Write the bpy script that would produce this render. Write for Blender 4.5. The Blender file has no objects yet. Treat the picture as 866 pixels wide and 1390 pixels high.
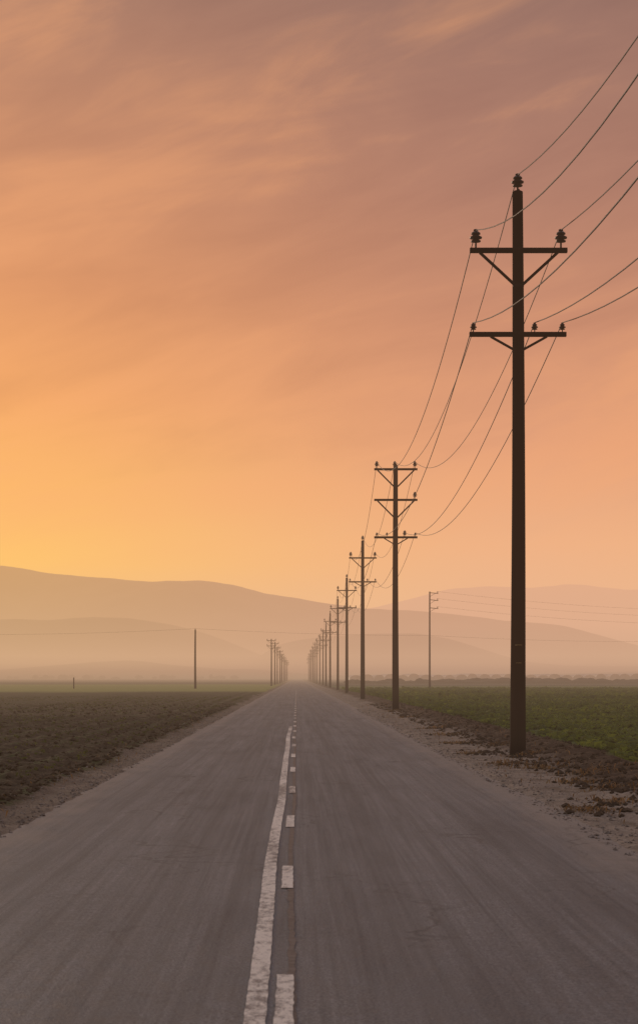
import bpy, math, random
import numpy as np
rng = np.random.default_rng(7)
random.seed(7)
scene = bpy.context.scene
scene.view_settings.view_transform = 'Standard'
scene.view_settings.look = 'None'
scene.view_settings.exposure = 0
scene.view_settings.gamma = 1

def lin(c):
    o = []
    for v in c:
        v /= 255.0
        o.append(v/12.92 if v <= 0.04045 else ((v+0.055)/1.055)**2.4)
    return (o[0], o[1], o[2], 1.0)

# ------------------------------------------------------------------ numpy noise
def h2(ix, iy, s):
    v = np.sin(ix*127.1 + iy*311.7 + s*74.7)*43758.5453
    return v - np.floor(v)
def vnoise(x, y, s=0):
    xi = np.floor(x); yi = np.floor(y)
    fx = x-xi; fy = y-yi
    fx = fx*fx*(3-2*fx); fy = fy*fy*(3-2*fy)
    a = h2(xi, yi, s); b = h2(xi+1, yi, s); c = h2(xi, yi+1, s); d = h2(xi+1, yi+1, s)
    return (a*(1-fx)+b*fx)*(1-fy)+(c*(1-fx)+d*fx)*fy
def fbm(x, y, s=0, o=4):
    t = 0; a = 0.5; n = 0
    for i in range(o):
        t = t + a*vnoise(x*2**i, y*2**i, s+i*3.1); n += a; a *= 0.5
    return t/n
def sstep(a, b, x):
    t = np.clip((x-a)/(b-a), 0, 1)
    return t*t*(3-2*t)

# ------------------------------------------------------------------ node helpers
class NT:
    def __init__(s, nt): s.nt = nt; s.n = nt.nodes; s.l = nt.links
    def new(s, t, **k):
        nd = s.n.new(t)
        for a, b in k.items(): setattr(nd, a, b)
        return nd
    def put(s, sock, v):
        if hasattr(v, 'is_linked'): s.l.new(v, sock)
        elif v is not None: sock.default_value = v
    def math(s, op, a, b=None, c=None, clamp=False):
        nd = s.new('ShaderNodeMath', operation=op, use_clamp=clamp)
        s.put(nd.inputs[0], a)
        if b is not None: s.put(nd.inputs[1], b)
        if c is not None: s.put(nd.inputs[2], c)
        return nd.outputs[0]
    def mix(s, f, a, b, bt='MIX'):
        nd = s.new('ShaderNodeMix', data_type='RGBA', blend_type=bt)
        s.put(nd.inputs[0], f); s.put(nd.inputs[6], a); s.put(nd.inputs[7], b)
        return nd.outputs[2]
    def ramp(s, f, stops, interp='LINEAR'):
        nd = s.new('ShaderNodeValToRGB')
        cr = nd.color_ramp; cr.interpolation = interp
        while len(cr.elements) < len(stops): cr.elements.new(0.5)
        for e, (p, c) in zip(cr.elements, stops):
            e.position = p; e.color = c if len(c) == 4 else (*c, 1)
        s.put(nd.inputs[0], f)
        return nd.outputs[0]
    def step(s, x, a, b):
        nd = s.new('ShaderNodeMapRange', interpolation_type='SMOOTHSTEP')
        s.put(nd.inputs[0], x)
        nd.inputs[1].default_value = a; nd.inputs[2].default_value = b
        return nd.outputs[0]
    def noise(s, vec, scale, detail=4, rough=0.55, dist=0.0):
        nd = s.new('ShaderNodeTexNoise')
        s.put(nd.inputs['Vector'], vec)
        nd.inputs['Scale'].default_value = scale
        nd.inputs['Detail'].default_value = detail
        nd.inputs['Roughness'].default_value = rough
        nd.inputs['Distortion'].default_value = dist
        return nd.outputs[0]
    def vscale(s, vec, sc, rot=(0, 0, 0)):
        nd = s.new('ShaderNodeMapping')
        s.put(nd.inputs[0], vec)
        nd.inputs[2].default_value = rot
        nd.inputs[3].default_value = sc
        return nd.outputs[0]
    def pos(s):
        return s.new('ShaderNodeNewGeometry').outputs['Position']
    def sep(s, v):
        nd = s.new('ShaderNodeSeparateXYZ'); s.put(nd.inputs[0], v)
        return nd.outputs
    def bump(s, h, strength, distance):
        nd = s.new('ShaderNodeBump')
        nd.inputs['Strength'].default_value = strength
        nd.inputs['Distance'].default_value = distance
        s.put(nd.inputs['Height'], h)
        return nd.outputs[0]

# haze painted onto surfaces as emission: grows with distance, thins with height
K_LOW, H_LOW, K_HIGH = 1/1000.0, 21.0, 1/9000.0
def make_painted_haze():
    g = bpy.data.node_groups.new("painted_haze", 'ShaderNodeTree')
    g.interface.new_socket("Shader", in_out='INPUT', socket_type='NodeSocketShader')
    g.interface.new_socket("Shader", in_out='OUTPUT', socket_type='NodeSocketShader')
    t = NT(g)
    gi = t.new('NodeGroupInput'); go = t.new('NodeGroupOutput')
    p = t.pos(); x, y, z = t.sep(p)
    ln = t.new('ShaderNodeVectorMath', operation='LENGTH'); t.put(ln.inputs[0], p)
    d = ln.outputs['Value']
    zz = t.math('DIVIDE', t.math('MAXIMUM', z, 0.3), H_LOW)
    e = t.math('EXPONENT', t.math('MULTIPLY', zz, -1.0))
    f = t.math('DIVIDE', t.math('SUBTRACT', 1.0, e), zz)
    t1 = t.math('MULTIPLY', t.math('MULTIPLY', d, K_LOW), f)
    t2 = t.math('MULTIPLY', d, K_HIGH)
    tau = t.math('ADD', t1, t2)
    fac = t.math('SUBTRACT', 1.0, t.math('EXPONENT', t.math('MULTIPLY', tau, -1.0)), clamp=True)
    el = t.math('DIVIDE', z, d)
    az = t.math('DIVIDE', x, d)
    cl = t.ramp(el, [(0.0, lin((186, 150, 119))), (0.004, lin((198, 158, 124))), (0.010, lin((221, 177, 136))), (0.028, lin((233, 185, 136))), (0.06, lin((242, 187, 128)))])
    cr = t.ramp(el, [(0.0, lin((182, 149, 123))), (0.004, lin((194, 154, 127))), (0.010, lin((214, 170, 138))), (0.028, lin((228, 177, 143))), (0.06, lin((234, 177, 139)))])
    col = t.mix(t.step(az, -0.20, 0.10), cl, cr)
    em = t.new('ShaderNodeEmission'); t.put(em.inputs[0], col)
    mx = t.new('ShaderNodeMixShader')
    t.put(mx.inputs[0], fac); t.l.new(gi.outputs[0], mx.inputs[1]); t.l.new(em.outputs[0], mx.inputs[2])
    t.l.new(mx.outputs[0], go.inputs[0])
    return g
PAINTED_HAZE = make_painted_haze()

def material(name, build):
    m = bpy.data.materials.new(name); m.use_nodes = True
    m.node_tree.nodes.clear()
    t = NT(m.node_tree)
    b = t.new('ShaderNodeBsdfPrincipled')
    r = build(t, b)
    out = r if r is not None else b.outputs[0]
    g = t.new('ShaderNodeGroup'); g.node_tree = PAINTED_HAZE  # blends the painted haze glow over this material
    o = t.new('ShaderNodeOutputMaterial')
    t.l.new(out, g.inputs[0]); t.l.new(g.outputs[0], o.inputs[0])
    try: m.cycles.emission_sampling = 'NONE'
    except Exception: pass
    return m
def simple(name, c1, c2, scale=8, rough=0.85, spec=0.3, detail=4, vs=(1, 1, 1), bump=0.0, bd=0.01, lo=0.35, hi=0.65):
    def f(t, b):
        p = t.vscale(t.pos(), vs)
        n = t.noise(p, scale, detail)
        t.put(b.inputs['Base Color'], t.ramp(n, [(lo, c1), (hi, c2)]))
        b.inputs['Roughness'].default_value = rough
        b.inputs['Specular IOR Level'].default_value = spec
        if bump: t.put(b.inputs['Normal'], t.bump(n, bump, bd))
    return material(name, f)
def leafmat(name, c1, c2, tr):
    def f(t, b):
        n = t.noise(t.pos(), 1.6, 4)
        c = t.ramp(n, [(.35, c1), (.65, c2)])
        big = t.noise(t.vscale(t.pos(), (1, .4, 1)), .22, 3)
        c = t.mix(1.0, c, t.ramp(big, [(.35, (.68, .72, .72)), (.65, (1.25, 1.18, 1.1))]), 'MULTIPLY')
        t.put(b.inputs['Base Color'], c); b.inputs['Roughness'].default_value = .75
        b.inputs['Specular IOR Level'].default_value = .12
        tl = t.new('ShaderNodeBsdfTranslucent'); t.put(tl.inputs[0], t.mix(1.0, c, (1.5, 1.4, 0.95, 1), 'MULTIPLY'))
        mx = t.new('ShaderNodeMixShader'); mx.inputs[0].default_value = tr
        t.l.new(b.outputs[0], mx.inputs[1]); t.l.new(tl.outputs[0], mx.inputs[2])
        return mx.outputs[0]
    return material(name, f)

# ------------------------------------------------------------------ mesh helpers
def add_mesh(name, v, f, mats, smooth=False, mi=None, parent=None):
    me = bpy.data.meshes.new(name)
    v = np.asarray(v).tolist() if isinstance(v, np.ndarray) else v
    f = np.asarray(f).tolist() if isinstance(f, np.ndarray) else f
    me.from_pydata(v, [], f)
    for m in (mats if isinstance(mats, (list, tuple)) else [mats]): me.materials.append(m)
    if mi is not None: me.polygons.foreach_set('material_index', mi)
    if smooth: me.polygons.foreach_set('use_smooth', [True]*len(me.polygons))
    me.update()
    ob = bpy.data.objects.new(name, me)
    scene.collection.objects.link(ob)
    if parent: ob.parent = parent
    return ob
def grid_mesh(name, X, Y, Z, mats, smooth=True, parent=None):
    ny, nx = X.shape
    v = np.stack([X.ravel(), Y.ravel(), Z.ravel()], 1)
    i = np.arange(ny*nx).reshape(ny, nx)
    f = np.stack([i[:-1, :-1].ravel(), i[:-1, 1:].ravel(), i[1:, 1:].ravel(), i[1:, :-1].ravel()], 1)
    return add_mesh(name, v, f, mats, smooth, parent=parent)

# ------------------------------------------------------------------ materials
def m_asphalt(t, b):
    p = t.pos(); x, y, z = t.sep(p)
    fine = t.noise(p, 60, 3, 0.75)
    agg = t.noise(p, 9, 5, 0.7)
    patch = t.noise(t.vscale(p, (1.0, 0.16, 1)), 1.1, 5, 0.65)
    streak = t.noise(t.vscale(p, (6.0, 0.05, 1)), 1.0, 5, 0.65, 0.3)
    streak2 = t.noise(t.vscale(p, (20.0, 0.22, 1)), 1.0, 4, 0.6, 0.6)
    c = t.ramp(agg, [(0.3, (0.092, 0.094, 0.099)), (0.7, (0.165, 0.167, 0.172))])
    c = t.mix(1.0, c, t.ramp(fine, [(0.3, (0.34, 0.34, 0.34)), (0.7, (1.75, 1.73, 1.7))]), 'MULTIPLY')
    c = t.mix(1.0, c, t.ramp(streak, [(0.36, (0.72, 0.72, 0.73)), (0.52, (1, 1, 1)), (0.7, (1.18, 1.17, 1.16))]), 'MULTIPLY')
    c = t.mix(1.0, c, t.ramp(streak2, [(0.34, (0.80, 0.80, 0.80)), (0.55, (1, 1, 1)), (0.7, (1.14, 1.14, 1.13))]), 'MULTIPLY')
    c = t.mix(1.0, c, t.ramp(patch, [(0.33, (0.72, 0.72, 0.74)), (0.48, (0.98, .98, .98)), (0.68, (1.18, 1.17, 1.15))]), 'MULTIPLY')
    ax = t.math('ABSOLUTE', t.math('SUBTRACT', t.math('ABSOLUTE', t.math('ADD', x, 0.12)), 1.55))
    tr = t.math('SUBTRACT', 1.0, t.step(t.math('ABSOLUTE', t.math('SUBTRACT', ax, 0.72)), 0.0, 0.38))
    c = t.mix(t.math('MULTIPLY', tr, 0.24), c, (0.07, 0.069, 0.07, 1))
    edge = t.step(t.math('ADD', t.math('ABSOLUTE', x), t.math('MULTIPLY', t.noise(t.vscale(p, (1, .3, 1)), 2.5, 4), 1.0)), 2.9, 3.6)
    c = t.mix(t.math('MULTIPLY', edge, 0.7), c, (0.22, 0.19, 0.16, 1))
    nz = t.new('ShaderNodeTexNoise'); t.put(nz.inputs['Vector'], p); nz.inputs['Scale'].default_value = 0.8; nz.inputs['Detail'].default_value = 5
    for sc, off, wid, st in ((0.5, 0.0, 0.012, 0.5), (1.3, 7.3, 0.018, 0.22)):
        wv = t.new('ShaderNodeTexVoronoi', feature='DISTANCE_TO_EDGE')
        va = t.new('ShaderNodeVectorMath', operation='MULTIPLY_ADD'); t.put(va.inputs[0], nz.outputs['Color']); va.inputs[1].default_value = (1.8, 1.8, 0); t.put(va.inputs[2], t.vscale(p, (1, 0.30, 0)))
        t.put(wv.inputs['Vector'], va.outputs[0]); wv.inputs['Scale'].default_value = sc
        cr = t.math('SUBTRACT', 1.0, t.step(wv.outputs['Distance'], 0.003, wid))
        cr = t.math('MULTIPLY', cr, t.step(t.noise(t.vscale(p, (1, .5, 1)), 0.45+off*.05, 2), 0.42, 0.6))
        c = t.mix(t.math('MULTIPLY', cr, st), c, (0.02, 0.019, 0.018, 1))
    t.put(b.inputs['Base Color'], c)
    t.put(b.inputs['Roughness'], t.ramp(agg, [(0.3, (0.58,)*3), (0.7, (0.82,)*3)]))
    b.inputs['Specular IOR Level'].default_value = 0.42
    h = t.math('ADD', t.math('MULTIPLY', fine, 0.9), agg)
    t.put(b.inputs['Normal'], t.bump(h, 0.8, 0.016))
ASPHALT = material("aged_asphalt", m_asphalt)

def m_paint(t, b):
    p = t.pos()
    w = t.noise(t.vscale(p, (1, 0.4, 1)), 18, 5, 0.8)
    w2 = t.noise(t.vscale(p, (1, 0.2, 1)), 1.6, 3)
    m = t.step(t.math('ADD', w, t.math('MULTIPLY', w2, 0.6)), 0.64, 0.88)
    c = t.mix(m, (0.16, 0.15, 0.14, 1), (0.68, 0.64, 0.56, 1))
    t.put(b.inputs['Base Color'], c)
    b.inputs['Roughness'].default_value = 0.6
    t.put(b.inputs['Normal'], t.bump(t.noise(p, 50, 3), 0.4, 0.01))
PAINT = material("worn_road_paint", m_paint)
TAR = simple("tar_seam", (0.03, 0.028, 0.027), (0.085, 0.08, 0.078), 14, 0.6, 0.4, bump=0.3)

def m_ground(t, b):
    p = t.pos(); x, y, z = t.sep(p)
    n1 = t.noise(p, 1.1, 5, 0.65)
    n2 = t.noise(p, 7, 5, 0.7)
    n3 = t.noise(p, 30, 3, 0.7)
    nl = t.noise(t.vscale(p, (1, 0.25, 1)), 0.6, 4)
    xw = t.math('ADD', x, t.math('MULTIPLY', t.math('SUBTRACT', nl, 0.5), 1.5))
    xw = t.math('ADD', xw, t.math('MULTIPLY', t.math('SUBTRACT', n2, 0.5), 0.8))
    gravel = t.ramp(n3, [(0.3, (0.13, 0.11, 0.09)), (0.5, (0.24, 0.205, 0.172)), (0.72, (0.37, 0.325, 0.275))])
    gravel = t.mix(1.0, gravel, t.ramp(n1, [(0.35, (0.72, 0.69, 0.66)), (0.65, (1.15, 1.12, 1.08))]), 'MULTIPLY')
    gravel = t.mix(t.step(x, -1.0, 1.0), t.mix(1.0, gravel, (0.72, 0.69, 0.66, 1), 'MULTIPLY'), gravel)
    pn = t.noise(t.vscale(p, (1, 0.45, 1)), 1.5, 5, 0.7)
    pm = t.math('MULTIPLY', t.step(pn, 0.52, 0.62), t.step(x, 3.2, 4.0))
    soil = t.ramp(n2, [(0.3, (0.022, 0.015, 0.010)), (0.55, (0.056, 0.040, 0.026)), (0.75, (0.098, 0.072, 0.047))])
    soil = t.mix(t.math('MULTIPLY', t.step(n1, 0.45, 0.7), 0.55), soil, (0.062, 0.060, 0.024, 1))
    dirtR = t.ramp(n2, [(0.3, (0.025, 0.016, 0.010)), (0.6, (0.07, 0.046, 0.029)), (0.8, (0.15, 0.10, 0.06))])
    gravel = t.mix(t.math('MULTIPLY', pm, 0.7), gravel, t.mix(0.35, dirtR, (0.14, 0.10, 0.06, 1)))
    row = t.math('SINE', t.math('MULTIPLY', t.math('ADD', x, t.math('MULTIPLY', n1, 0.25)), 2*math.pi/0.95))
    rowm = t.math('MULTIPLY', t.step(row, 0.1, 0.9), t.step(t.noise(t.vscale(p, (1, .4, 1)), 3.5, 4, .7), 0.42, 0.62))
    fl = t.mix(t.math('MULTIPLY', rowm, 0.7), soil, (0.05, 0.07, 0.02, 1))
    far_l = t.step(y, 50, 190)
    fl = t.mix(t.math('MULTIPLY', far_l, 0.5), fl, (0.085, 0.082, 0.034, 1))
    bnd = t.math('ADD', y, t.math('MULTIPLY', t.math('SUBTRACT', t.noise(t.vscale(p, (.02, .002, 1)), 1, 3), .5), 60))
    fl = t.mix(t.step(bnd, 185, 225), fl, (0.23, 0.24, 0.06, 1))
    fl = t.mix(t.step(bnd, 400, 450), fl, (0.12, 0.105, 0.045, 1))
    fl = t.mix(t.step(bnd, 620, 700), fl, (0.22, 0.17, 0.09, 1))
    green = t.ramp(t.noise(p, 2.5, 5, .7), [(0.3, (0.04, 0.065, 0.015)), (0.7, (0.095, 0.14, 0.032))])
    fr = t.mix(t.step(y, 28, 70), t.mix(0.5, soil, green), green)
    band = t.noise(t.vscale(p, (.006, .02, 1)), 1, 3)
    fr = t.mix(t.math('MULTIPLY', t.step(band, .45, .6), 0.45), fr, (0.14, 0.16, 0.045, 1))
    fr = t.mix(t.step(bnd, 330, 380), fr, (0.045, 0.045, 0.025, 1))
    fr = t.mix(t.step(bnd, 560, 640), fr, (0.11, 0.095, 0.055, 1))
    c = t.mix(t.step(xw, -3.72, -3.42), fl, gravel)
    c = t.mix(t.step(xw, 4.25, 5.1), c, dirtR)
    c = t.mix(t.step(xw, 5.8, 6.3), c, fr)
    t.put(b.inputs['Base Color'], c)
    b.inputs['Roughness'].default_value = 0.95
    b.inputs['Specular IOR Level'].default_value = 0.12
    t.put(b.inputs['Normal'], t.bump(t.math('ADD', n2, t.math('MULTIPLY', n3, 0.4)), 0.8, 0.05))
GROUND = material("valley_floor_soil", m_ground)

WOOD = simple("creosoted_wood", (0.004, 0.0022, 0.0017), (0.014, 0.0075, 0.0055), 14, 0.9, 0.08, vs=(1, 1, 0.06), bump=0.5, bd=0.01)
STEEL = simple("dull_steel", (0.012, 0.008, 0.007), (0.022, 0.016, 0.012), 20, 0.7, 0.12)
PORC = simple("brown_porcelain", (0.009, 0.005, 0.004), (0.015, 0.008, 0.006), 20, 0.45, 0.3)
WIREM = simple("weathered_conductor", (0.035, 0.018, 0.012), (0.05, 0.028, 0.02), 5, 0.6, 0.3)
TAG = simple("yellowed_tag", (0.30, 0.23, 0.08), (0.40, 0.31, 0.11), 30, 0.6)
LEAF = leafmat("crop_leaf", (0.052, 0.088, 0.018), (0.115, 0.16, 0.038), 0.46)
SEED = leafmat("seedling_leaf", (0.05, 0.07, 0.018), (0.085, 0.11, 0.03), 0.4)
STRAW = leafmat("dry_straw", (0.10, 0.060, 0.028), (0.28, 0.18, 0.09), 0.3)
STONE = simple("gravel_stone", (0.10, 0.088, 0.075), (0.32, 0.28, 0.24), 11, 0.9, 0.2)
CLOD = simple("earth_clod", (0.026, 0.018, 0.012), (0.085, 0.060, 0.038), 6, 0.95, 0.1)
HILL = simple("dry_grass_hill", (0.055, 0.044, 0.034), (0.13, 0.10, 0.070), 0.006, 0.95, 0.1, detail=8, bump=0.8, bd=14)
TREEM = simple("tree_foliage", (0.025, 0.03, 0.015), (0.05, 0.052, 0.026), 0.6, 0.9, 0.1)
POLY = simple("polythene_cover", (0.26, 0.24, 0.21), (0.50, 0.47, 0.42), 0.2, 0.6, 0.2)

# ------------------------------------------------------------------ ground
def ground_z(x, y):
    near = 1 - sstep(150, 260, y)
    rough = fbm(x*2.2, y*2.2, 1, 5) - 0.5
    med = fbm(x*0.5, y*0.35, 9, 4) - 0.5
    z = np.full_like(x, -0.05)
    left = 1 - sstep(-3.25, -2.65, x)
    right = sstep(2.75, 3.4, x)
    z = z + left*0.075 + right*0.075
    z = z + (left+right)*(rough*0.05 + med*0.05)*near
    fl = 1 - sstep(-3.95, -3.45, x + (fbm(x*.7, y*.5, 21, 3)-.5)*0.5)
    z = z + fl*(0.07 + near*((fbm(x*4.5, y*4.5, 5, 4)-0.5)*0.15 + 0.035*np.sin(x*2*math.pi/0.95)))
    dr = sstep(4.0, 4.9, x + (fbm(x*.7, y*.5, 33, 3)-.5)*0.8)
    z = z + dr*(0.05 + near*((fbm(x*3.5, y*3.5, 6, 4)-0.5)*0.15))
    z = z + near*0.14*np.exp(-((x-5.6)/0.55)**2)*(0.5+fbm(x*.6, y*.4, 44, 3))
    return z
def seq(*parts):
    return np.unique(np.concatenate([np.arange(a, b, s) for a, b, s in parts]))
gx = np.concatenate([-np.geomspace(30000, 70, 16), seq((-60, -14, 1.0), (-14, -6, 0.25), (-6, -2.6, 0.11)), [-1.5, 0, 1.5], seq((2.6, 8, 0.11), (8, 16, 0.3), (16, 60, 1.2)), np.geomspace(70, 30000, 16)])
gy = np.concatenate([[-3000, -300], seq((-60, 4, 2.0), (4, 75, 0.12), (75, 200, 0.5), (200, 700, 12)), np.geomspace(720, 40000, 26)])
GX, GY = np.meshgrid(gx, gy)
grid_mesh("ground", GX, GY, ground_z(GX, GY), GROUND)

# ------------------------------------------------------------------ road
rx = np.linspace(-3.35, 3.35, 27)
ry = np.concatenate([np.arange(-60, 120, 0.6), np.arange(120, 700, 6), np.geomspace(705, 2600, 30)])
RX, RY = np.meshgrid(rx, ry)
def road_z(x, y):
    return 0.035*(1-(x/3.35)**2) + (fbm(x*.6, y*.25, 55, 2)-.5)*0.012*(y < 700)
road = grid_mesh("road", RX, RY, road_z(RX, RY), ASPHALT)
def strip(name, xc, w, y0, y1, mat, jag=0.01, dz=0.006, stp=0.15, wob=0.0):
    ys = np.arange(y0, y1+1e-6, stp)
    k = len(ys)
    wb = (fbm(ys*.12, ys*0+xc, 71, 2)-.5)*wob
    l = xc-w/2+(rng.random(k)-.5)*jag+wb; r = xc+w/2+(rng.random(k)-.5)*jag+wb
    X = np.stack([l, r], 1); Y = np.stack([ys, ys], 1)
    return grid_mesh(name, X, Y, road_z(X, Y)+dz, mat, parent=road)
strip("solid_line", -0.215, 0.105, -40, 62, PAINT, 0.007, 0.008, stp=0.1, wob=0.06)
strip("tar_joint", -0.045, 0.045, -40, 180, TAR, 0.02, 0.004, wob=0.05)
i = 0; y = 14.4 - 5.9*8
while y < 240:
    i += 1
    strip("dash_%d" % i, -0.072, 0.09, y, y+1.75, PAINT, 0.008, 0.009, stp=0.1, wob=0.03); y += 5.9

# ------------------------------------------------------------------ hills
def hill(name, D, W, pts, seed, spur=0.22, k_=1.0):
    px = np.array([p[0] for p in pts], float)*k_; pz = np.array([p[1] for p in pts], float)*k_
    x = np.linspace(px[0], px[-1], 420)
    prof = np.interp(x, px, pz)
    k = np.hanning(9); k /= k.sum()
    prof = np.convolve(np.pad(prof, 4, mode='edge'), k, 'valid')
    v = np.linspace(-1, 1, 49)
    X, V = np.meshgrid(x, v)
    H = np.tile(prof, (49, 1))
    H = H*(1 + 0.07*(fbm(X/D*30, V*0+seed, seed, 5)-.5))
    s = (0.5+0.5*np.cos(np.pi*V))
    n = fbm(X/D*14+V*0.6, V*2.2, seed, 5)
    s = s**(1+ (n-.5)*2.2*np.clip(1-np.abs(V), 0.0, 1))
    Z = H*s - spur*H*(1-s)*s*4*np.clip(n-0.35, 0, 1)
    Z = np.maximum(Z, -2) - 2.0*(np.abs(V) > 0.98)
    Y = D + V*W + (fbm(X/D*7, X*0, seed+4, 3)-.5)*W*0.5
    return grid_mesh(name, X, Y, Z, HILL)
hill("hills", 22000, 3500, [(-6000, 200), (-1500, 250), (0, 420), (640, 535), (1077, 652), (1405, 688), (1733, 660), (2061, 684), (2531, 646), (3500, 700), (5000, 520), (8000, 200)], 3, k_=1.571)
hill("hills", 8000, 1700, [(-5200, 150), (-4000, 300), (-2600, 430), (-1700, 500), (-1259, 471), (-1072, 446), (-853, 420), (-634, 405), (-447, 411), (-322, 397), (-166, 366), (22, 330), (147, 312), (366, 294), (490, 291), (615, 275), (772, 256), (928, 234), (1115, 212), (1240, 182), (1446, 125), (1900, 60), (2600, 0)], 12)
hill("hills", 4600, 1000, [(-3200, 40), (-2600, 80), (-1600, 150), (-1000, 122), (-708, 144), (-603, 138), (-497, 148), (-409, 145), (-304, 129), (-234, 112), (-163, 86), (-93, 58), (-23, 28), (65, 2), (160, 0)], 25)
hill("hills", 4100, 850, [(-260, 0), (-120, 24), (-38, 72), (44, 88), (159, 97), (257, 95), (323, 84), (389, 66), (441, 50), (487, 38), (585, 28), (759, 26), (1200, 38), (2000, 20), (3000, 0)], 37)
hill("hills", 2500, 420, [(-1500, 5), (-900, 12), (-600, 15), (-393, 12), (-335, 17), (-276, 22), (-218, 25), (-159, 18), (-100, 13), (-61, 14), (-3, 8), (95, 3), (200, 2), (450, 10), (900, 12), (1500, 2)], 41)

# ------------------------------------------------------------------ generic part builders
class Build:
    def __init__(s): s.v = []; s.f = []; s.m = []
    def lathe(s, prof, n, o, mi=0, bend=None, cap=True):
        b0 = len(s.v)
        for r, z in prof:
            for k in range(n):
                a = 2*math.pi*k/n
                dx, dy = bend(z) if bend else (0, 0)
                s.v.append((o[0]+dx+r*math.cos(a), o[1]+dy+r*math.sin(a), o[2]+z))
        for j in range(len(prof)-1):
            for k in range(n):
                a = b0+j*n+k; b = b0+j*n+(k+1) % n
                s.f.append((a, b, b+n, a+n)); s.m.append(mi)
        if cap:
            s.f.append(tuple(b0+(len(prof)-1)*n+k for k in range(n))); s.m.append(mi)
            s.f.append(tuple(b0+k for k in reversed(range(n)))); s.m.append(mi)
    def beam(s, a, b, w, h, mi=0, bev=0.0):
        a = np.array(a, float); b = np.array(b, float)
        d = b-a; d /= np.linalg.norm(d)
        up = np.array([0, 1, 0.]) if abs(d[1]) < 0.9 else np.array([0, 0, 1.])
        sd = np.cross(d, up); sd /= np.linalg.norm(sd); u = np.cross(sd, d)
        c = min(w, h)*0.18
        ring = [(-w/2+c, -h/2), (w/2-c, -h/2), (w/2, -h/2+c), (w/2, h/2-c), (w/2-c, h/2), (-w/2+c, h/2), (-w/2, h/2-c), (-w/2, -h/2+c)]
        b0 = len(s.v)
        for q in (a, b):
            for e1, e2 in ring: s.v.append(tuple(q+u*e2+sd*e1))
        for k in range(8):
            s.f.append((b0+k, b0+(k+1) % 8, b0+8+(k+1) % 8, b0+8+k)); s.m.append(mi)
        s.f.append(tuple(b0+k for k in reversed(range(8)))); s.f.append(tuple(b0+8+k for k in range(8))); s.m += [mi, mi]
    def obj(s, name, mats, smooth=False):
        return add_mesh(name, s.v, s.f, mats, smooth, s.m)
def insulator(B, o, sc=1.0, n=14):
    p = [(0.02, -0.08), (0.02, 0.05), (0.06, 0.05), (0.10, 0.055), (0.105, 0.075), (0.06, 0.10), (0.055, 0.115), (0.125, 0.125), (0.13, 0.15), (0.07, 0.185), (0.06, 0.20), (0.095, 0.21), (0.095, 0.235), (0.06, 0.265), (0.035, 0.27), (0.05, 0.29), (0.045, 0.31), (0.02, 0.32)]
    B.lathe([(r*sc, z*sc) for r, z in p], n, o, 2)
MATS = [WOOD, STEEL, PORC, TAG]
def pole_body(B, top, rb, rt, seed, n=18):
    r = random.Random(seed)
    lx, ly = (r.random()-.5)*0.09, (r.random()-.5)*0.08
    def bend(z): return (lx*math.sin(z/top*math.pi)*0.6, ly*math.sin(z/top*math.pi))
    prof = [(rb+(rt-rb)*k/16 + (0.012 if k == 0 else 0), -0.25+(top+0.25)*k/16) for k in range(17)]
    prof.append((rt*0.7, top+0.02))
    B.lathe(prof, n, (0, 0, 0), 0, bend)
def std_pole(x, y, tz, rot=0.0, seed=1, detail=True):
    B = Build(); pole_body(B, tz, 0.166, 0.108, seed)
    a1 = tz-1.25; a2 = tz-2.98; hw = 1.0
    insulator(B, (0, 0, tz+0.06))
    B.beam((0.03, 0, tz-0.35), (0.03, 0, tz+0.06), 0.02, 0.02, 1)
    yo = -0.17
    att = {'top': (0, 0, tz+0.35)}
    B.beam((-hw, yo, a1), (hw, yo, a1), 0.10, 0.12, 0)
    for sx, k in ((-0.88, 'ul'), (0.87, 'ur')):
        insulator(B, (sx, yo, a1+0.12)); att[k] = (sx, yo, a1+0.42)
    for sg in (-1, 1):
        B.beam((sg*0.80, yo-0.03, a1-0.05), (sg*0.09, yo+0.0, a1-0.70), 0.06, 0.03, 1)
        B.beam((sg*0.58, yo-0.03, a2-0.05), (sg*0.07, yo+0.0, a2-0.33), 0.05, 0.03, 1)
    B.beam((-0.11, yo+0.03, a1-0.72), (0.11, yo+0.03, a1-0.72), 0.06, 0.06, 1)
    B.beam((-hw-.01, yo, a2), (hw-.02, yo, a2), 0.095, 0.11, 0)
    for sx, k in ((-0.93, 'll'), (0.33, 'lm'), (0.90, 'lr')):
        insulator(B, (sx, yo, a2+0.07), 0.55, 10); att[k] = (sx, yo, a2+0.24)
    B.beam((0, -0.32, a1), (0, 0.22, a1), 0.025, 0.025, 1); B.beam((0, -0.32, a2), (0, 0.22, a2), 0.025, 0.025, 1)
    if detail:
        B.beam((-0.06, -0.166, 2.32), (0.07, -0.166, 2.32), 0.012, 0.10, 3)
        B.beam((-0.05, -0.172, 1.95), (0.06, -0.172, 1.95), 0.012, 0.05, 3)
        B.beam((0.155, -0.06, 0.1), (0.11, -0.06, tz-3.3), 0.018, 0.018, 1)
    ob = B.obj("utility_pole", MATS); ob.location = (x, y, 0); ob.rotation_euler = (0, 0, rot)
    c, s_ = math.cos(rot), math.sin(rot)
    return {k: (x+c*v[0]-s_*v[1], y+s_*v[0]+c*v[1], v[2]) for k, v in att.items()}
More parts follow.
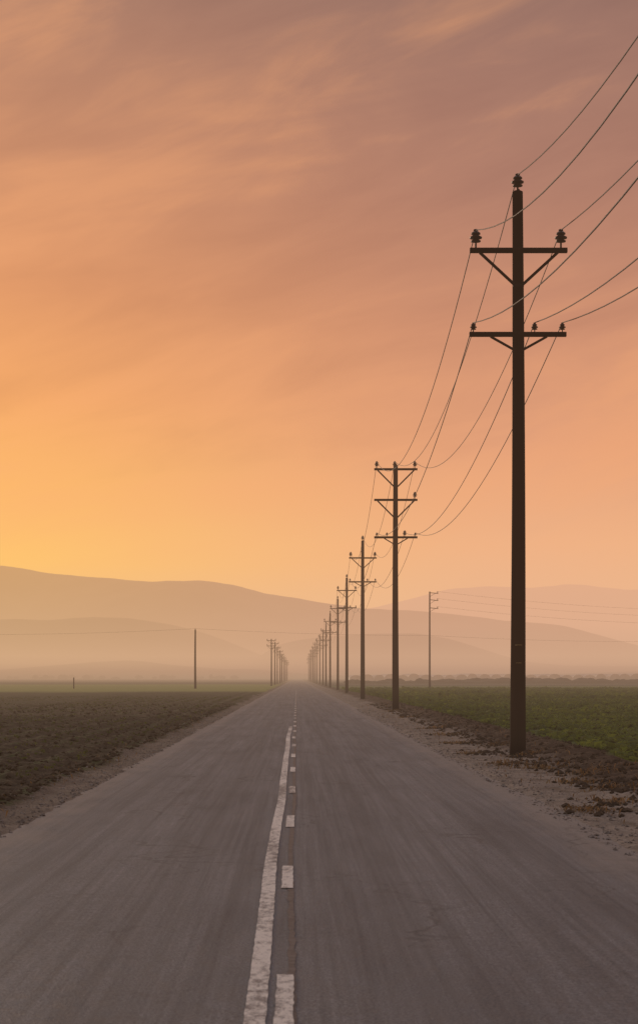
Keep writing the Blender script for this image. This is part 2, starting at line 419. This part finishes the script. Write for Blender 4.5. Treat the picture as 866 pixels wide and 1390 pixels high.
def triple_pole(x, y, tz, rot=0.0, seed=1):
    B = Build(); pole_body(B, tz, 0.165, 0.105, seed)
    a1, a2, a3 = tz-0.20, tz-1.65, tz-3.42; yo = -0.17
    att = {}
    for z, w in ((a1, .125), (a2, .125), (a3, .11)):
        B.beam((-1.02, yo, z), (1.02, yo, z), 0.10, w, 0)
        B.beam((0, -0.32, z), (0, 0.22, z), 0.025, 0.025, 1)
    for z in (a1, a2):
        for sg in (-1, 1): B.beam((sg*0.86, yo-.03, z-.05), (sg*0.09, yo, z-0.82), 0.065, 0.035, 1)
    for sg in (-1, 1): B.beam((sg*0.55, yo-.03, a3-.05), (sg*0.07, yo, a3-0.33), 0.05, 0.03, 1)
    for sx, k in ((-0.90, 'ul'), (-0.05, 'top'), (0.90, 'ur')):
        insulator(B, (sx, yo, a1+0.11), 0.85); att[k] = (sx, yo, a1+0.36)
    insulator(B, (0.90, yo, a2+0.11), 0.85)
    for sx, k in ((-0.90, 'll'), (-.42, None), (0.42, 'lm'), (0.92, 'lr')):
        insulator(B, (sx, yo, a3+0.07), 0.5 if k != 'lm' else 0.8, 10)
        if k: att[k] = (sx, yo, a3+0.22)
    ob = B.obj("utility_pole", MATS); ob.location = (x, y, 0); ob.rotation_euler = (0, 0, rot)
    return {k: (x+v[0], y+v[1], v[2]) for k, v in att.items()}
def small_pole(x, y, tz, seed=1, arms=(0.5,), hw=1.1, name="utility_pole", side=0):
    B = Build(); pole_body(B, tz, 0.16, 0.10, seed, 12)
    att = []
    for a in arms:
        z = tz-a
        if side:
            B.beam((0, -0.14, z), (1.25, -0.14, z-0.12), 0.10, 0.12, 0)
            B.beam((0.08, -0.16, z-0.55), (0.8, -0.16, z-0.12), 0.05, 0.04, 1)
            insulator(B, (1.15, -0.14, z-0.05), 0.8, 10); att.append((x+1.15, y-0.14, z+.18))
        else:
            B.beam((-hw, -0.16, z), (hw, -0.16, z), 0.10, 0.12, 0)
            for sg in (-1, 1):
                B.beam((sg*hw*.7, -0.18, z-.05), (sg*.08, -0.17, z-.6), 0.05, 0.03, 1)
                insulator(B, (sg*hw*.9, -0.16, z+.08), 0.8, 10); att.append((x+sg*hw*.9, y-.16, z+.3))
    ob = B.obj(name, MATS); ob.location = (x, y, 0)
    return att

poles = [
    std_pole(4.45, -11.5, 11.75, 0, 1),
    std_pole(4.56, 39.0, 11.70, 0.0, 2),
    triple_pole(4.67, 89.3, 11.70, 0, 3),
    std_pole(4.76, 136.5, 11.55, 0.02, 4),
    std_pole(4.98, 188.5, 11.6, -0.02, 5),
    std_pole(5.22, 241, 11.7, 0.02, 6),
    std_pole(5.15, 292, 11.6, 0.0, 7)]
yy = 342
while yy < 900:
    poles.append(std_pole(5.3+random.uniform(-.15, .25), yy, 11.6+random.uniform(-.3, .3), 0, int(yy), detail=False)); yy += 50
lpoles = []
yy = 348
while yy < 950:
    lpoles.append(small_pole(-4.6+random.uniform(-.15, .15), yy, 9.0+random.uniform(-.3, .3), int(yy), (0.3, 1.3), 0.85)); yy += 52
B = Build(); pole_body(B, 8.35, 0.17, 0.11, 91, 14); insulator(B, (0, 0, 8.36), 0.6, 10)
o = B.obj("utility_pole", MATS); o.location = (-14.2, 264, 0)
tallp = small_pole(19.7, 280, 14.4, 92, (0.15, 1.2, 2.4), side=1)
offp = small_pole(88, 318, 13.2, 93, (0.15, 1.2, 2.4), side=1)

# ------------------------------------------------------------------ wires
cu = bpy.data.curves.new("power_lines", 'CURVE'); cu.dimensions = '3D'; cu.bevel_depth = 0.0105; cu.bevel_resolution = 1
cu.materials.append(WIREM)
def wire(a, b, sag, n=28):
    sp = cu.splines.new('POLY'); sp.points.add(n)
    for k in range(n+1):
        t = k/n
        z = a[2]+(b[2]-a[2])*t-4*sag*t*(1-t)
        sp.points[k].co = (a[0]+(b[0]-a[0])*t, a[1]+(b[1]-a[1])*t, z, 1)
SAG = {'top': (2.36, 2.1), 'ul': (3.0, 2.1), 'ur': (1.75, 1.9), 'll': (2.2, 1.5), 'lm': (1.85, 1.45), 'lr': (1.9, 1.5)}
for k in range(len(poles)-1):
    for key, (s0, s1) in SAG.items():
        wire(poles[k][key], poles[k+1][key], s0 if k == 0 else (s1 if k < 4 else s1*.8))
for k in range(len(lpoles)-1):
    for j in range(4): wire(lpoles[k][j], lpoles[k+1][j], 0.9, 12)
L = (-14.2, 264, 8.5)
wire(L, (19.85, 280, 7.9), 0.25); wire((19.85, 280, 7.9), (88, 318, 8.6), 0.9)
wire(L, (-75, 250, 8.3), 0.9)
for j in range(3): wire(tallp[j], offp[j], 1.3)
small_pole(-75, 250, 8.2, 95, (0.5,))
ob = bpy.data.objects.new("power_lines", cu); scene.collection.objects.link(ob)

B = Build(); B.lathe([(0.09, -0.2), (0.085, 0.4), (0.08, 1.2), (0.078, 1.6), (0.05, 1.66)], 10, (0, 0, 0), 0)
B.beam((-0.1, -.09, 1.35), (0.1, -.09, 1.35), 0.03, 0.06, 1)
o = B.obj("fence_post", MATS); o.location = (-31.2, 264, 0)

# ------------------------------------------------------------------ leaf meshes
def leaves(name, P, A, Ln, Wd, lift, mat):
    n = len(P)
    d = np.stack([np.cos(A), np.sin(A), np.zeros(n)], 1); s = np.stack([-np.sin(A), np.cos(A), np.zeros(n)], 1)
    up = np.array([0, 0, 1.0])
    def pt(t, w, zf): return P + d*(Ln*t*(1-lift*.6))[:, None] + up*(Ln*zf)[:, None] + s*(Wd*w)[:, None]
    V = np.stack([pt(0, -.15, lift*0), pt(0, .15, lift*0), pt(.5, -.5, lift*.65), pt(.5, .5, lift*.65), pt(1, -.12, lift*.75), pt(1, .12, lift*.75)], 1).reshape(-1, 3)
    b = np.arange(n)[:, None]*6
    F = np.concatenate([b+np.array([[0, 1, 3, 2]]), b+np.array([[2, 3, 5, 4]])], 0)
    return add_mesh(name, V, F, mat)
pts = []; sc = []
for y0, y1, dy, rs in ((30, 75, 0.26, 0.45), (75, 130, 0.5, 0.65), (130, 250, 1.0, 1.1)):
    ys = np.arange(y0, y1, dy)
    xs = np.arange(6.2, 0.19*y1+9, rs)
    Xg, Yg = np.meshgrid(xs, ys)
    Xg = Xg+rng.normal(0, .07, Xg.shape); Yg = Yg+rng.uniform(-dy/2, dy/2, Yg.shape)
    k = (Xg < 0.19*Yg+8) & (rng.random(Xg.shape) < 0.95) & (fbm(Xg*.35, Yg*.2, 61, 3) > 0.22)
    k &= Xg > 6.15+0.8*(fbm(Yg*.3, Xg*0, 62, 3)-.5)*2
    pts.append(np.stack([Xg[k], Yg[k]], 1)); sc.append(np.full(k.sum(), {0.26: 1.0, 0.5: 1.3, 1.0: 2.0}[dy]))
pts = np.concatenate(pts); sc = np.concatenate(sc)
nl = 7
vig = 0.7+0.7*fbm(pts[:, 0]*.5, pts[:, 1]*.3, 77, 3)
P = np.repeat(pts, nl, 0); S = np.repeat(sc*vig*rng.uniform(.75, 1.25, len(pts)), nl)
n = len(P)
P3 = np.stack([P[:, 0]+rng.normal(0, .05, n)*S, P[:, 1]+rng.normal(0, .05, n)*S, ground_z(P[:, 0], P[:, 1])-0.01], 1)
leaves("crop_plants", P3, rng.uniform(0, 2*math.pi, n), rng.uniform(.16, .30, n)*S, rng.uniform(.08, .15, n)*S, rng.uniform(.25, .85, n), LEAF)
ys = np.arange(14, 150, 0.42); xs = -np.arange(4.28, 34, 0.95)
Xg, Yg = np.meshgrid(xs, ys)
Xg = Xg+rng.normal(0, .08, Xg.shape); Yg = Yg+rng.uniform(-.2, .2, Yg.shape)
k = (-Xg < 0.17*Yg+8) & (rng.random(Xg.shape) < 0.8) & (fbm(Xg*.3, Yg*.15, 66, 3) > 0.42)
pts = np.stack([Xg[k], Yg[k]], 1); P = np.repeat(pts, 4, 0); n = len(P)
P3 = np.stack([P[:, 0]+rng.normal(0, .03, n), P[:, 1]+rng.normal(0, .03, n), ground_z(P[:, 0], P[:, 1])-0.005], 1)
leaves("seedlings", P3, rng.uniform(0, 2*math.pi, n), rng.uniform(.06, .14, n), rng.uniform(.03, .06, n), rng.uniform(.3, .9, n), SEED)
cl = [(3.85, 35.2, .45), (4.3, 33.6, .5), (4.3, 29, .4), (3.55, 23, .35), (4.1, 24.5, .35), (4.9, 31, .5), (4.75, 38.6, .35), (3.9, 46, .4), (4.2, 53, .5), (3.7, 40, .3), (4.5, 27, .4), (4.4, 60, .5), (4.9, 20.5, .4), (5.2, 26, .5), (4.7, 44, .4), (4.6, 89, .5), (4.4, 75, .5)]
P = []
for cx, cy, r in cl:
    m = int(500*r)
    P.append(np.stack([cx+rng.normal(0, r*.5, m), cy+rng.normal(0, r*.8, m)], 1))
m = 1000; P.append(np.stack([rng.uniform(3.4, 5.4, m), rng.uniform(12, 110, m)], 1))
m = 350; P.append(np.stack([rng.uniform(-4.1, -3.3, m), rng.uniform(12, 90, m)], 1))
P = np.concatenate(P); n = len(P)
P3 = np.stack([P[:, 0], P[:, 1], ground_z(P[:, 0], P[:, 1])-0.005], 1)
leaves("dry_grass", P3, rng.uniform(0, 2*math.pi, n), rng.uniform(.06, .19, n), rng.uniform(.006, .025, n), rng.uniform(.1, .8, n), STRAW)

def rocks(name, P, R, mat):
    n = len(P)
    base = np.array([[1, 0, 0], [0, 1, 0], [-1, 0, 0], [0, -1, 0], [0, 0, .75], [0, 0, -.5], [.6, .6, .35], [-.6, .6, .3], [-.6, -.6, .35], [.6, -.6, .3]], float)
    F0 = np.array([[0, 6, 4], [6, 1, 4], [1, 7, 4], [7, 2, 4], [2, 8, 4], [8, 3, 4], [3, 9, 4], [9, 0, 4], [6, 0, 5], [1, 6, 5], [7, 1, 5], [2, 7, 5], [8, 2, 5], [3, 8, 5], [9, 3, 5], [0, 9, 5]])
    V = base[None]*(1+rng.uniform(-.3, .3, (n, 10, 3)))*R[:, None, None]
    a = rng.uniform(0, 6.28, n); c, s = np.cos(a)[:, None], np.sin(a)[:, None]
    x = V[..., 0]*c-V[..., 1]*s; y = V[..., 0]*s+V[..., 1]*c
    V = np.stack([x, y, V[..., 2]], 2)+P[:, None, :]
    F = (F0[None]+np.arange(n)[:, None, None]*10).reshape(-1, 3)
    return add_mesh(name, V.reshape(-1, 3), F, mat)
n = 9000
sd = rng.random(n) < .42
xx = np.where(sd, -3.0-np.abs(rng.normal(0, .35, n)), 3.0+np.abs(rng.normal(0, .7, n)))
yv = 8+rng.random(n)**1.6*90
zz = np.maximum(ground_z(xx, yv), np.where(np.abs(xx) < 3.35, road_z(xx, yv), -1))
rocks("gravel", np.stack([xx, yv, zz], 1), rng.lognormal(-4.5, .5, n), STONE)
n = 9000
sd = rng.random(n) < .66
xx = np.where(sd, -3.65-rng.random(n)**2*12, 4.3+rng.random(n)**1.3*2.0)
yv = 12+rng.random(n)**1.4*100
k = 900
ci = rng.integers(0, len(cl), k); ca = np.array(cl)
xx[:k] = ca[ci, 0]+.25+rng.normal(0, .28, k); yv[:k] = ca[ci, 1]+rng.normal(0, .5, k)
rocks("soil_clods", np.stack([xx, yv, ground_z(xx, yv)+0.005], 1), rng.lognormal(-3.45, .45, n), CLOD)

# ------------------------------------------------------------------ distant shrubs and polytunnels
def blobs(name, C, mat):
    V = []; F = []; b = 0
    nu, nv = 9, 6
    for (x, y, z, r, h) in C:
        for j in range(nv+1):
            ph = math.pi*j/nv
            for k in range(nu):
                a = 2*math.pi*k/nu
                q = r*random.uniform(.72, 1.2)
                V.append((x+q*math.sin(ph)*math.cos(a), y+q*math.sin(ph)*math.sin(a), z+h*.5*(1-math.cos(ph))*random.uniform(.85, 1.12)-.3))
        for j in range(nv):
            for k in range(nu):
                a0 = b+j*nu+k; a1 = b+j*nu+(k+1) % nu
                F.append((a0, a1, a1+nu, a0+nu))
        b += (nv+1)*nu
    return add_mesh(name, V, F, mat)
C = []
for _ in range(120):
    y = random.uniform(1700, 2300); x = random.uniform(-.28, .28)*y
    if vnoise(np.array([x/120.]), np.array([y/200.]), 3)[0] < .55: continue
    for k in range(random.randint(1, 4)):
        C.append((x+random.uniform(-16, 16), y+random.uniform(-8, 8), 0, random.uniform(2.5, 5), random.uniform(2.5, 5)))
blobs("distant_shrubs", C, TREEM)
C = []
x = 14.0
while x < 260:
    C.append((x, 480+random.uniform(-5, 5)+0.1*x, 0, random.uniform(1.6, 3.4), random.uniform(.9, 1.9))); x += random.uniform(0.9, 2.2)
blobs("hedge_row", C, TREEM)
B = Build()
x = 28.0
while x < 360:
    w = 2.7*random.uniform(.9, 1.15); n = 9; y0, y1 = 900+random.uniform(-4, 4), 980
    hh = 3.3*random.uniform(.85, 1.1)
    b0 = len(B.v)
    for yq in np.linspace(y0, y1, 12):
        for k in range(n+1):
            a = math.pi*k/n
            B.v.append((x-w*math.cos(a), yq, -0.05+hh*math.sin(a)**.6*(1+random.uniform(-.02, .02))))
    for j in range(11):
        for k in range(n):
            q = b0+j*(n+1)+k; B.f.append((q, q+1, q+n+2, q+n+1)); B.m.append(0)
    B.f.append(tuple(b0+k for k in range(n+1))); B.m.append(0)
    x += 5.6
B.obj("greenhouse_tunnels", [POLY], True)

# ------------------------------------------------------------------ world: dusk sky
SUN_AZ, SUN_EL = math.radians(-24), math.radians(7)
w = bpy.data.worlds.new("World"); scene.world = w; w.use_nodes = True
w.node_tree.nodes.clear(); t = NT(w.node_tree)
tc = t.new('ShaderNodeTexCoord').outputs['Generated']
x, y, z = t.sep(tc)
zen = [(0.5, lin((183, 150, 138))), (0.7, lin((202, 196, 198))), (1.0, lin((202, 208, 226)))]
cl_ = t.ramp(z, [(0.0, lin((220, 178, 136))), (0.03, lin((242, 193, 134))), (0.06, lin((255, 197, 112))), (0.095, lin((254, 187, 107))), (0.145, lin((248, 172, 107))), (0.20, lin((229, 156, 106))), (0.27, lin((204, 142, 107))), (0.35, lin((173, 127, 107)))] + zen)
cr_ = t.ramp(z, [(0.0, lin((212, 168, 137))), (0.03, lin((236, 184, 144))), (0.07, lin((240, 179, 135))), (0.12, lin((229, 162, 123))), (0.18, lin((208, 145, 114))), (0.25, lin((181, 129, 109))), (0.35, lin((153, 115, 103)))] + zen)
base = t.mix(t.step(x, -0.20, 0.13), cl_, cr_)
v = t.vscale(t.vscale(tc, (1, 1, 1), (0, 0.24, 0)), (1.8, 1.0, 7.0))
c1 = t.noise(v, 1.6, 6, 0.5, 0.7)
v2 = t.vscale(t.vscale(tc, (1, 1, 1), (0, 0.30, 0)), (6.0, 2.0, 22.0))
c2 = t.noise(v2, 1.5, 6, 0.58, 0.6)
cm = t.math('ADD', t.math('MULTIPLY', c1, 0.68), t.math('MULTIPLY', c2, 0.32))
hi = t.step(z, 0.03, 0.12)
lit = t.math('MULTIPLY', t.step(cm, 0.49, 0.64), t.math('MULTIPLY', hi, 0.34))
drk = t.math('MULTIPLY', t.math('SUBTRACT', 1.0, t.step(cm, 0.36, 0.54)), t.math('MULTIPLY', hi, 0.40))
base = t.mix(lit, base, lin((248, 173, 120)))
base = t.mix(drk, base, t.mix(1.0, base, (0.72, 0.70, 0.76, 1), 'MULTIPLY'))
back = t.step(y, -0.6, 0.5)
base = t.mix(1.0, base, t.mix(back, (0.36, 0.39, 0.48, 1), (1, 1, 1, 1)), 'MULTIPLY')
sky = t.new('ShaderNodeTexSky', sky_type='NISHITA')
sky.sun_disc = False; sky.sun_elevation = SUN_EL; sky.sun_rotation = SUN_AZ; sky.dust_density = 4; sky.air_density = 1.5
bg1 = t.new('ShaderNodeBackground'); t.put(bg1.inputs[0], base); bg1.inputs[1].default_value = 0.98
bg2 = t.new('ShaderNodeBackground'); t.put(bg2.inputs[0], sky.outputs[0]); bg2.inputs[1].default_value = 0.0012
ad = t.new('ShaderNodeAddShader'); t.l.new(bg1.outputs[0], ad.inputs[0]); t.l.new(bg2.outputs[0], ad.inputs[1])
wo = t.new('ShaderNodeOutputWorld'); t.l.new(ad.outputs[0], wo.inputs[0])

sl = bpy.data.lights.new("sun", 'SUN'); sl.energy = 0.8; sl.angle = math.radians(10); sl.color = (1.0, 0.82, 0.62)
so = bpy.data.objects.new("sun", sl); scene.collection.objects.link(so)
so.rotation_euler = (math.radians(90)-SUN_EL, 0, math.pi - SUN_AZ)
so.location = (-20, 40, 30)

# ------------------------------------------------------------------ camera
cam = bpy.data.cameras.new("camera"); co = bpy.data.objects.new("camera", cam); scene.collection.objects.link(co)
co.location = (0, 0, 1.65); co.rotation_euler = (math.radians(90), 0, 0)
cam.sensor_fit = 'HORIZONTAL'; cam.sensor_width = 36; cam.lens = 106.5
cam.shift_x = 30/866; cam.shift_y = 225/866
cam.clip_start = 0.1; cam.clip_end = 80000
cam.dof.use_dof = True; cam.dof.focus_distance = 70; cam.dof.aperture_fstop = 13
scene.camera = co
